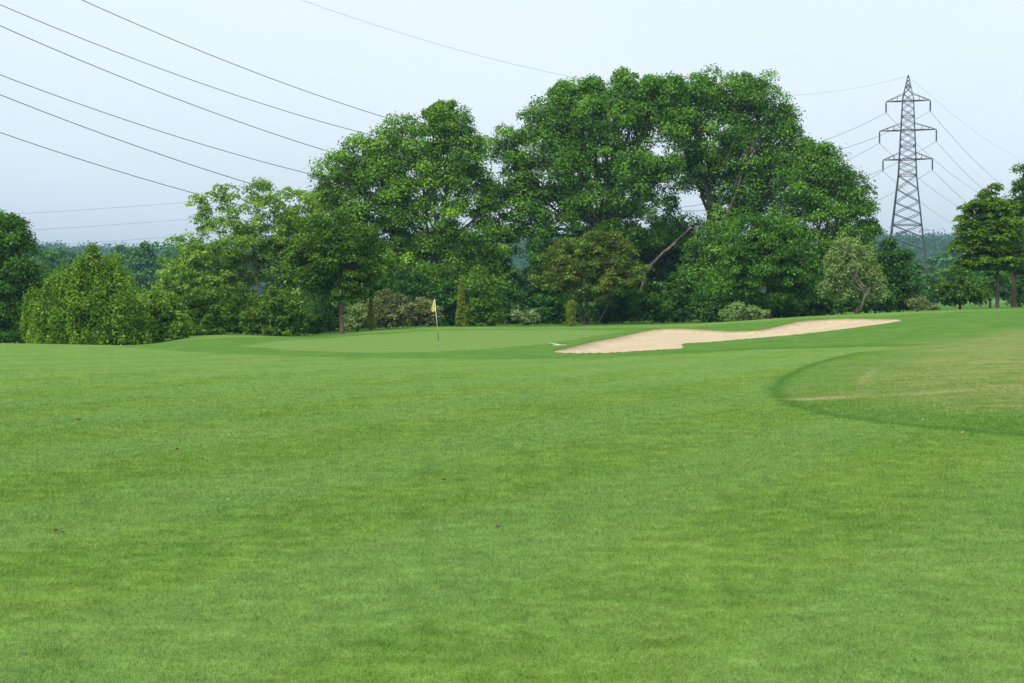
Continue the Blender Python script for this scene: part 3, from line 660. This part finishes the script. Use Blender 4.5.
# thin columnar conifers
def columnar(px, top, bot, hw, Y, lb, seed, blunt):
    g = np.random.default_rng(seed); s = Y / FPX; X0 = (px - 512) * s; z0 = float(base_h(X0, Y)); zt = at(px, top, Y)[2]
    o = empty('columnar_conifer', (X0, Y, z0), lb, 'conifer', 'thin columnar conifers behind the green')
    n = 160; t = np.linspace(0, 1, n); prof = (np.clip(1.15 - t, 0, 1)**.6 if not blunt else np.minimum(1, (1.03 - t) * 9)) * hw * s
    ang = g.random(n) * 6.28; rr = prof * .55
    P = np.stack([X0 + np.cos(ang) * rr, Y + np.sin(ang) * rr, z0 + .1 + t * (zt - z0 - .1)], -1); RR = np.stack([prof * .5 + .03, prof * .5 + .03, np.full(n, .16)], -1)
    V, a, b = leaves(P, RR, 60, .07, g, 1, 0, .5, np.clip(g.normal(.5, .15, n), 0, 1), .8)
    mesh_np('foliage', V, np.arange(len(V)).reshape(-1, 4), LM['ivy'], o, False, dict(tone=a, tone2=b))
    mb = MB(); mb.tube([(X0, Y, z0 - .1), (X0, Y, (z0 + zt) / 2), (X0, Y, zt)], [.06, .04, .01], 6); mb.build('trunk', BARK, o, True)
columnar(461, 279, 327, 5.0, 97, 'tallest thin columnar conifer, tapering to a point, right of the flag', 91, False)
columnar(371, 300, 331, 4.0, 93, 'shortest thin columnar conifer in front of the grey-brown bushes', 92, False)
columnar(571, 302, 328, 4.6, 97, 'blunt-topped columnar conifer left of the rowan stems', 93, True)

# --- right end
plant('hornbeam_tree', 'layered yellow-green tree with a bare grey trunk near the right edge', 'tree', 101,
      [(992, 194, 12, 11, 0, .8), (988, 206, 26, 10), (984, 221, 30, 11), (988, 236, 34, 12), (984, 250, 32, 10), (1006, 226, 24, 16), (1008, 248, 24, 14), (992, 262, 36, 9), (990, 225, 20, 28)],
      'horn', 95, trunk=(997,), puff=.55, leaf=.17, thick=.15, bark=BARK, flat=.42, droop=.8, fork=.38, up=.9)
plant('broadleaf_tree', 'dark tree with an ivy-brown trunk cut by the right edge of the photo', 'tree', 106,
      [(1028, 180, 16, 20), (1034, 202, 26, 24), (1028, 226, 26, 22), (1036, 252, 32, 20), (1014, 214, 10, 14), (1030, 266, 26, 10)], 'maple', 96, trunk=(1013, 2), puff=.7, leaf=.16, nfac=.8, thick=.21, bark=BARKR, fork=.5)
for i, (lob, Y, m, lb) in enumerate([
    ([(962, 282, 20, 18), (946, 294, 14, 12), (974, 292, 18, 14), (958, 298, 20, 8)], 125, 'maple', 'small rounded tree under the left side of the layered tree'),
    ([(990, 288, 20, 18)], 130, 'under', 'dark shrubby tree behind the bare grey trunk'),
    ([(1018, 282, 16, 24)], 135, 'under', 'dark shrubby tree behind the trunk at the right edge')]):
    plant('broadleaf_tree', lb, 'tree', Y, lob, m, 97 + i, puff=.8, leaf=.24, thick=.14, twigs=5)
# --- middle distance
MR = 'mid-distance trees right of the pylon'
for i, (lob, Y, lb) in enumerate([
    ([(912, 284, 14, 20), (904, 294, 14, 12)], 190, 'mid-distance tree just right of the pylon legs'),
    ([(930, 286, 13, 16), (936, 294, 14, 12)], 205, 'mid-distance tree second from the pylon'),
    ([(950, 280, 13, 18), (958, 291, 14, 13)], 220, 'mid-distance tree partly behind the layered tree'),
    ([(975, 286, 18, 18), (985, 282, 14, 18)], 230, 'mid-distance tree behind the trunk of the layered tree'),
    ([(1010, 284, 18, 18), (1030, 280, 16, 20)], 230, 'mid-distance tree at the far right edge'),
    ([(938, 266, 14, 12), (948, 262, 12, 16)], 420, 'farther bluish tree above the mid-distance row right of the pylon'),
    ([(890, 286, 16, 18)], 200, 'mid-distance tree behind the pylon legs')]):
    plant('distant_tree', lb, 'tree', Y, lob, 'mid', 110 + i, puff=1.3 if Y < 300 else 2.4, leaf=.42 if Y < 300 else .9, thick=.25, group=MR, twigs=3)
ML = 'mid-distance trees beyond the left shrubs'
for i, (lob, Y, lb) in enumerate([
    ([(145, 254, 15, 17), (140, 276, 18, 22), (155, 282, 14, 18)], 300, 'dark rounded distant tree behind the shrubs left of the airy tree'),
    ([(122, 266, 14, 20), (126, 284, 14, 16)], 340, 'distant tree left of the dark rounded distant one'),
    ([(52, 268, 14, 22), (48, 286, 14, 16)], 260, 'distant tree right of the dark tree at the left edge'),
    ([(72, 268, 12, 18), (75, 285, 14, 14)], 330, 'narrow distant tree left of the pointed bushy tree'),
    ([(172, 268, 12, 24), (186, 266, 12, 22), (178, 288, 20, 14)], 330, 'distant tree showing behind the left side of the airy tree')]):
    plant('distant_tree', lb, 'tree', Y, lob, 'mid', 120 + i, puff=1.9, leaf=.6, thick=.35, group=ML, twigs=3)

# far woodland
def far_wood(n, y0, y1, seed, leafn=60):
    g = np.random.default_rng(seed)
    Y = g.uniform(y0, y1, n); px = g.uniform(-160, 1190, n); X = (px - 512) / FPX * Y; Z = base_h(X, Y)
    r = g.uniform(4.0, 9.5, n); P = np.stack([X, Y, Z + r * .75], -1); RR = np.stack([r, r, r * g.uniform(.9, 1.35, n)], -1)
    return leaves(P, RR, leafn, 2.0, g, 1, 0, .7, np.clip(g.normal(.42, .34, n), 0, 1), .4)
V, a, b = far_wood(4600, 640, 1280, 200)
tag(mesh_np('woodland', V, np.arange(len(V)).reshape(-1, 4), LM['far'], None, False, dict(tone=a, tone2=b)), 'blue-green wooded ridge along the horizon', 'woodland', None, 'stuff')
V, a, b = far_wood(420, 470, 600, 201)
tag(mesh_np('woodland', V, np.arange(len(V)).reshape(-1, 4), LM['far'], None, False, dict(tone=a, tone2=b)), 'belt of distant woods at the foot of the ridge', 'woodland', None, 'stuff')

# ------------------------------------------------------------------ pylon
DB = 284.0; XB = (906.2 - 512) / FPX * DB; NA = -.3
NV = np.array([math.cos(NA), math.sin(NA), 0]); TV = np.array([-math.sin(NA), math.cos(NA), 0])
def zs(y): return EYE + (HOR - y) * DB / FPX
zb = float(base_h(XB, DB)); PB = np.array([XB, DB, 0])
pyl = empty('pylon', (XB, DB, zb), 'tall grey steel lattice pylon with three pairs of arms, right of the trees', 'pylon')
def hw_at(z):
    zz = [zb, zs(176), zs(100), zs(88), zs(77)]; ww = [4.6, 1.75, 1.05, .55, .12]
    return float(np.interp(z, zz, ww))
def P3(u, v, z): return PB + NV * u + TV * v + np.array([0, 0, z])
legs = MB(); br = MB()
levels = [zb, zb + 5.5, zb + 11, zb + 16, zb + 20.5, zs(176)]
lv = np.concatenate([np.array(levels), np.linspace(zs(176), zs(88), 13)[1:], np.linspace(zs(88), zs(77), 4)[1:]])
for su in (-1, 1):
    for sv in (-1, 1):
        m = MB()
        m.tube([P3(su * hw_at(z), sv * hw_at(z), z) for z in (zb - .3, zs(176), zs(100), zs(88), zs(77.3))], [.135, .115, .09, .07, .05], 4); m.build('leg', STEEL, pyl)
for i in range(len(lv) - 1):
    a, b = lv[i], lv[i + 1]; wa, wb = hw_at(a), hw_at(b); th = .11 if i < 5 else .085
    nsub = 2 if i < 5 else 1
    for (c1, c2) in (((-1, -1), (1, -1)), ((1, -1), (1, 1)), ((1, 1), (-1, 1)), ((-1, 1), (-1, -1))):
        for k in range(nsub):
            za = a + (b - a) * k / nsub; zc = a + (b - a) * (k + 1) / nsub; w1, w2 = hw_at(za), hw_at(zc)
            br.bar(P3(c1[0] * w1, c1[1] * w1, za), P3(c2[0] * w2, c2[1] * w2, zc), th); br.bar(P3(c2[0] * w1, c2[1] * w1, za), P3(c1[0] * w2, c1[1] * w2, zc), th)
        if i in (3, 5, 0) or i > 5 and i % 4 == 1: br.bar(P3(c1[0] * wa, c1[1] * wa, a), P3(c2[0] * wa, c2[1] * wa, a), th * 1.2)
br.build('lattice', STEEL, pyl)
arms = [(102, 95, 21, 113), (131, 124, 27, 143), (160, 153, 23.5, 171)]   # chord level, tie level, half width, wire level
ATT = {}
for ai, (yc, yt, hw, yw) in enumerate(arms):
    zc, zt, zw = zs(yc), zs(yt), zs(yw); h = hw * .965 * DB / FPX / math.cos(NA)
    m = MB(); w1 = hw_at(zc)
    for s_ in (-1, 1):
        tip = P3(s_ * h, 0, zc)
        for v in (-1, 1):
            m.bar(P3(0, v * w1, zc), tip, .15); m.bar(P3(s_ * w1 * .9, v * w1, zt), tip, .09)
        for k in (.33, .62):
            q1 = P3(s_ * (w1 + (h - w1) * k), -w1 * (1 - k), zc); q2 = P3(s_ * (w1 + (h - w1) * k), w1 * (1 - k), zc); q3 = P3(s_ * (w1 + (h - w1) * k), 0, zt + (zc - zt) * k)
            m.bar(q1, q2, .1); m.bar(q1, q3, .09); m.bar(q2, q3, .09)
    m.build('cross_arm', STEEL, pyl)
    for s_ in (-1, 1):
        m = MB(); top = P3(s_ * h, 0, zc - .05); nd = 13
        m.tube([top, top - [0, 0, zc - zw - .05]], .10, 6)
        for k in range(nd):
            zz = top[2] - .25 - (zc - zw - .5) * k / (nd - 1); m.tube([(top[0], top[1], zz), (top[0], top[1], zz - .07)], [.20, .13], 8)
        m.build('insulator', INSUL, pyl)
        ATT[(ai, s_)] = P3(s_ * h, 0, zw)
m = MB(); m.tube([P3(0, 0, zs(78)), P3(0, 0, zs(76))], [.14, .10], 6); m.build('peak', STEEL, pyl)
def span(a, b, sag, r, n=70):
    t = np.linspace(0, 1, n)[:, None]; P = a + (b - a) * t; P[:, 2] -= 4 * sag * (t * (1 - t))[:, 0]
    m = MB(); m.tube(P, r, 5); return m
A0 = np.array([-64.4, 103.4, -.5]); C0 = np.array([270., 653.6, 17.1])
tname = ('upper', 'middle', 'lower')
for (ai, s_), p in ATT.items():
    off = p - np.array([XB, DB, 0]); side = 'left' if s_ < 0 else 'right'
    for (q, sag, nm, r) in ((A0, 18.6, 'sweeping up and out to the left', .036), (C0, 17.1, 'running down to the right', .034)):
        e = np.array([q[0] + off[0], q[1] + off[1], p[2] + q[2]])
        w_ = span(p, e, sag, r).build('overhead_wire', WIRE)
        tag(w_, f'wire from the {tname[ai]} {side} arm of the pylon {nm}', 'power line', 'overhead wires of the pylon')
pk = P3(0, 0, zs(77))
for (q, sag, nm, r) in ((A0, 13.7, 'to the left, highest and faintest', .015), (C0, 10.2, 'to the right', .018)):
    e = np.array([q[0], q[1], pk[2] + q[2]])
    tag(span(pk, e, sag, r).build('earth_wire', WIRE), 'thin earth wire from the tip of the pylon ' + nm, 'power line', 'overhead wires of the pylon')
# a second, farther line low on the left
for i, (y0, y1, y2) in enumerate([(222, 205.5, 143), (239, 221, 160), (255, 237, 177)]):
    a = at(-150, y0, 330); b = at(640, y2, 560)
    w_ = span(a, b, (4.6, 4.6, 4.6)[i], .03).build('distant_wire', WIRE)
    tag(w_, ('upper', 'middle', 'lowest')[i] + ' of three faint far wires low in the sky on the left', 'power line', 'faint far wires on the left')

# ------------------------------------------------------------------ far buildings and crane on the ridge
WALL = simple('pale_render', (.50, .46, .40), .9, 0, (.42, .38, .33), .3); ROOF = simple('clay_roof', (.36, .14, .08), .85, 0, (.28, .10, .06), .3)
REDP = simple('red_paint', (.55, .10, .06), .5); DARKW = simple('window_dark', (.03, .035, .04), .2)
def house(px, py, Y, wpx, label, hh=4.):
    s = Y / FPX; c = at(px, py, Y); W_ = wpx * s
    z0 = min(float(base_h(c[0], Y)), c[2] - hh - 2)
    o = empty('house', (c[0], Y, z0), label, 'house')
    m = MB(); m.box((c[0], Y, (z0 + c[2] - 1.8) / 2), (W_, 9, c[2] - 1.8 - z0)); m.build('wall', WALL, o)
    m = MB(); x0, x1 = c[0] - W_ / 2 - .5, c[0] + W_ / 2 + .5; z1 = c[2] - 1.8; z2 = c[2] + 1.6
    m.add([(x0, Y - 5, z1), (x1, Y - 5, z1), (x1, Y + 5, z1), (x0, Y + 5, z1), (x0 + .4, Y, z2), (x1 - .4, Y, z2)], [(0, 1, 5, 4), (3, 4, 5, 2), (0, 4, 3), (1, 2, 5), (0, 3, 2, 1)]); m.build('roof', ROOF, o)
    k = max(2, int(W_ / 4))
    for i in range(k):
        m = MB(); m.box((x0 + (i + .5) * (x1 - x0) / k, Y - 4.53, z1 - 1.6), (1.2, .1, 1.3)); m.build('window', DARKW, o)
house(931, 245.0, 1290, 14, 'long pale building with a reddish roof on the ridge right of the pylon')
house(73, 254.5, 900, 9, 'small house roof peeping from the distant woods on the left')
Yc = 1300.; cb = at(922.5, 242, Yc); s = Yc / FPX; zg = float(base_h(cb[0], Yc))
cr_ = empty('tower_crane', (cb[0], Yc, zg), 'tiny pinkish-red crane on the ridge just right of the pylon', 'crane')
m = MB()
z1 = at(924, 230, Yc)[2]; xt = at(924.5, 230, Yc)[0]
m.tube([(cb[0], Yc, zg), (cb[0], Yc, z1)], .75, 4)
m.build('mast', REDP, cr_)
m = MB(); m.bar((cb[0] - 3, Yc, z1), (cb[0] + 7, Yc, z1), .5); m.bar((cb[0] - 3, Yc, z1), (cb[0], Yc, z1 + 2.4), .3); m.bar((cb[0], Yc, z1 + 2.4), (cb[0] + 7, Yc, z1), .25); m.build('jib', REDP, cr_)
m = MB(); m.box((cb[0] - 2.4, Yc, z1 - .9), (1.4, 1.2, 1.6)); m.build('counterweight', WALL, cr_)

# ------------------------------------------------------------------ flagstick
def ground_pt(px, py):
    q = on_ground(px, py); return np.array([q[0], q[1], float(base_h(q[0], q[1]))])
fp = ground_pt(438.5, 340.5)
YEL = simple('flag_yellow', (.78, .62, .10), .7, 0, (.80, .70, .28), 3); WHT = simple('white_paint', (.84, .84, .82), .4, 0, (.6, .6, .6)); BLK = simple('black_paint', (.03, .03, .03), .5)
fl = empty('golf_flagstick', tuple(fp), 'white flagstick with a drooping pale yellow flag standing in the hole on the green', 'golf flag')
tipv = at(434.7, 299.2, fp[1]) - fp
m = MB(); m.tube([fp - tipv * .03, fp + tipv * .2], .014, 8); m.build('lower_pole', BLK, fl, True)
m = MB(); m.tube([fp + tipv * .2, fp + tipv], .016, 8); m.tube([fp + tipv, fp + tipv * 1.012], [.022, .006], 8); m.build('upper_pole', WHT, fl, True)
m = MB(); g = np.random.default_rng(2)
nu, nv = 9, 12; Vf = []
for j in range(nv + 1):
    t = j / nv; p = fp + tipv * (.985 - .27 * t)
    wdt = .05 + .13 * math.sin(min(1, t * 1.15) * math.pi * .5) * (1 if t < .85 else 1 - (t - .85) * 2.2)
    for i in range(nu + 1):
        u = i / nu; Vf.append((p[0] - .015 - u * wdt, p[1] + .045 * math.sin(u * 9 + t * 2), p[2] - .06 * u * t - .02 * u))
m.add(Vf, [(j * (nu + 1) + i, j * (nu + 1) + i + 1, (j + 1) * (nu + 1) + i + 1, (j + 1) * (nu + 1) + i) for j in range(nv) for i in range(nu)])
fo = m.build('flag', YEL, fl, True); sd = fo.modifiers.new('thickness', 'SOLIDIFY'); sd.thickness = .003
# hole
m = MB(); hp = fp + [0, 0, .004]
th = np.linspace(0, 2 * math.pi, 20, endpoint=False)
hole_e = empty('golf_hole', tuple(fp), 'round hole in the green at the foot of the flagstick', 'golf hole')
m.add([(hp[0] + .054 * math.cos(a), hp[1] + .054 * math.sin(a), hp[2]) for a in th] + [(hp[0] + .054 * math.cos(a), hp[1] + .054 * math.sin(a), hp[2] - .1) for a in th],
      [(i, (i + 1) % 20, 20 + (i + 1) % 20, 20 + i) for i in range(20)] + [tuple(range(20, 40))]); m.build('cup', BLK, hole_e)

# rake
ra = ground_pt(545, 343.4); rb_ = ground_pt(559.5, 346.2)
rk = empty('bunker_rake', tuple(rb_), 'white-handled rake lying at the left tip of the bunker', 'rake')
dv = rb_ - ra; dv = dv / np.linalg.norm(dv); ra = rb_ - dv * min(np.linalg.norm(rb_ - ra), 3.0)
m = MB(); m.tube([ra + [0, 0, .05], rb_ + [0, 0, .06]], .02, 8); m.build('handle', WHT, rk, True)
m = MB(); sv_ = np.array([-dv[1], dv[0], 0]); m.tube([rb_ - sv_ * .3 + [0, 0, .05], rb_ + sv_ * .3 + [0, 0, .05]], .015, 6)
for k in range(11):
    q = rb_ + sv_ * (-.28 + .056 * k) + [0, 0, .05]; m.tube([q, q - [0, 0, .045]], [.006, .004], 5)
m.build('head', WHT, rk)

# fallen leaves, ball
LEAFB = simple('dead_leaf', (.13, .075, .028), .8, 0, (.07, .04, .015), 30); LEAFP = simple('dry_leaf', (.52, .42, .26), .8, 0, (.4, .3, .16), 30)
def fallen(px, py, size, mat, lb, seed):
    size *= .42 if mat is LEAFP else .75
    g = np.random.default_rng(seed); p = ground_pt(px, py); a0 = g.random() * 6
    m = MB(); n = 10; Vl = []
    for i in range(n + 1):
        t = i / n; w_ = size * .42 * math.sin(math.pi * t)**.7
        for k in (-1, -.5, 0, .5, 1):
            x_ = (t - .5) * size; y_ = k * w_; z_ = size * (.10 + .35 * abs(k)**2 * math.sin(math.pi * t) + .22 * (t - .4)**2)
            Vl.append((p[0] + x_ * math.cos(a0) - y_ * math.sin(a0), p[1] + x_ * math.sin(a0) + y_ * math.cos(a0), p[2] + z_ + .012))
    m.add(Vl, [(i * 5 + j, i * 5 + j + 1, i * 5 + 5 + j + 1, i * 5 + 5 + j) for i in range(n) for j in range(4)])
    e = m.build('fallen_leaf', mat, None, True); so_ = e.modifiers.new('thickness', 'SOLIDIFY'); so_.thickness = .001
    e.data.transform(__import__('mathutils').Matrix.Translation(-__import__('mathutils').Vector(p))); e.location = p
    tag(e, lb, 'leaf', 'dead leaves lying on the fairway')
FL = [(498, 530.5, .055, LEAFB, 'dark brown dead leaf on the fairway nearest the bottom centre'), (444, 482, .06, LEAFB, 'dark brown dead leaf on the fairway left of centre, above the nearest one'),
      (582, 508, .045, LEAFB, 'orange-brown dead leaf on the fairway right of centre'), (79, 422, .11, LEAFB, 'dark leaf far left on the fairway below the pointed bushy tree'),
      (55.5, 534, .05, LEAFB, 'brown dead leaf low on the far left, larger of two close together'), (62.5, 535, .03, LEAFB, 'tiny brown leaf low on the far left, smaller of two close together'),
      (177, 451.5, .06, LEAFB, 'small dark leaf on the left fairway between the far left ones'), (924, 422, .15, LEAFP, 'pale dry leaf on the right-hand rough below the mown line'),
      (935.5, 408, .13, LEAFP, 'pale dry leaf on the right-hand rough just under the yellow line'), (961.5, 434.5, .15, LEAFP, 'dull leaf on the dark mowing edge at the right')]
for i, f in enumerate(FL): fallen(*f, 300 + i)
bpnt = ground_pt(228, 502.6)
dz = empty('daisy', tuple(bpnt), 'tiny white daisy head in the grass on the left part of the fairway', 'flower')
m = MB()
for k in range(12):
    a = k / 12 * 2 * math.pi; c_, s_ = math.cos(a), math.sin(a); zc = bpnt[2] + .024
    m.add([(bpnt[0] + c_ * .002 , bpnt[1] + s_ * .002, zc), (bpnt[0] + c_ * .008 - s_ * .0025, bpnt[1] + s_ * .008 + c_ * .0025, zc + .002), (bpnt[0] + c_ * .012, bpnt[1] + s_ * .012, zc + .001), (bpnt[0] + c_ * .008 + s_ * .0025, bpnt[1] + s_ * .008 - c_ * .0025, zc + .002)], [(0, 1, 2, 3)])
m.build('petals', WHT, dz)
m = MB(); m.tube([bpnt + [0, 0, .022], bpnt + [0, 0, .028]], [.0035, .002], 8); m.build('eye', YEL, dz)
m = MB(); m.tube([bpnt, bpnt + [.002, 0, .023]], .0008, 5); m.build('stem', BLADE, dz)

# ------------------------------------------------------------------ haze
hm, hn, ho = newmat('haze'); pv = N(hn, 'ShaderNodeVolumePrincipled'); pv.inputs['Color'].default_value = (.48, .76, 1, 1); pv.inputs['Density'].default_value = .00026
pv.inputs['Anisotropy'].default_value = .2
hn.links.new(pv.outputs[0], ho.inputs['Volume'])
m = MB(); m.box((0, 0, 50), (19000, 19000, 110)); hz = m.build('haze', hm); tag(hz, kind='stuff')
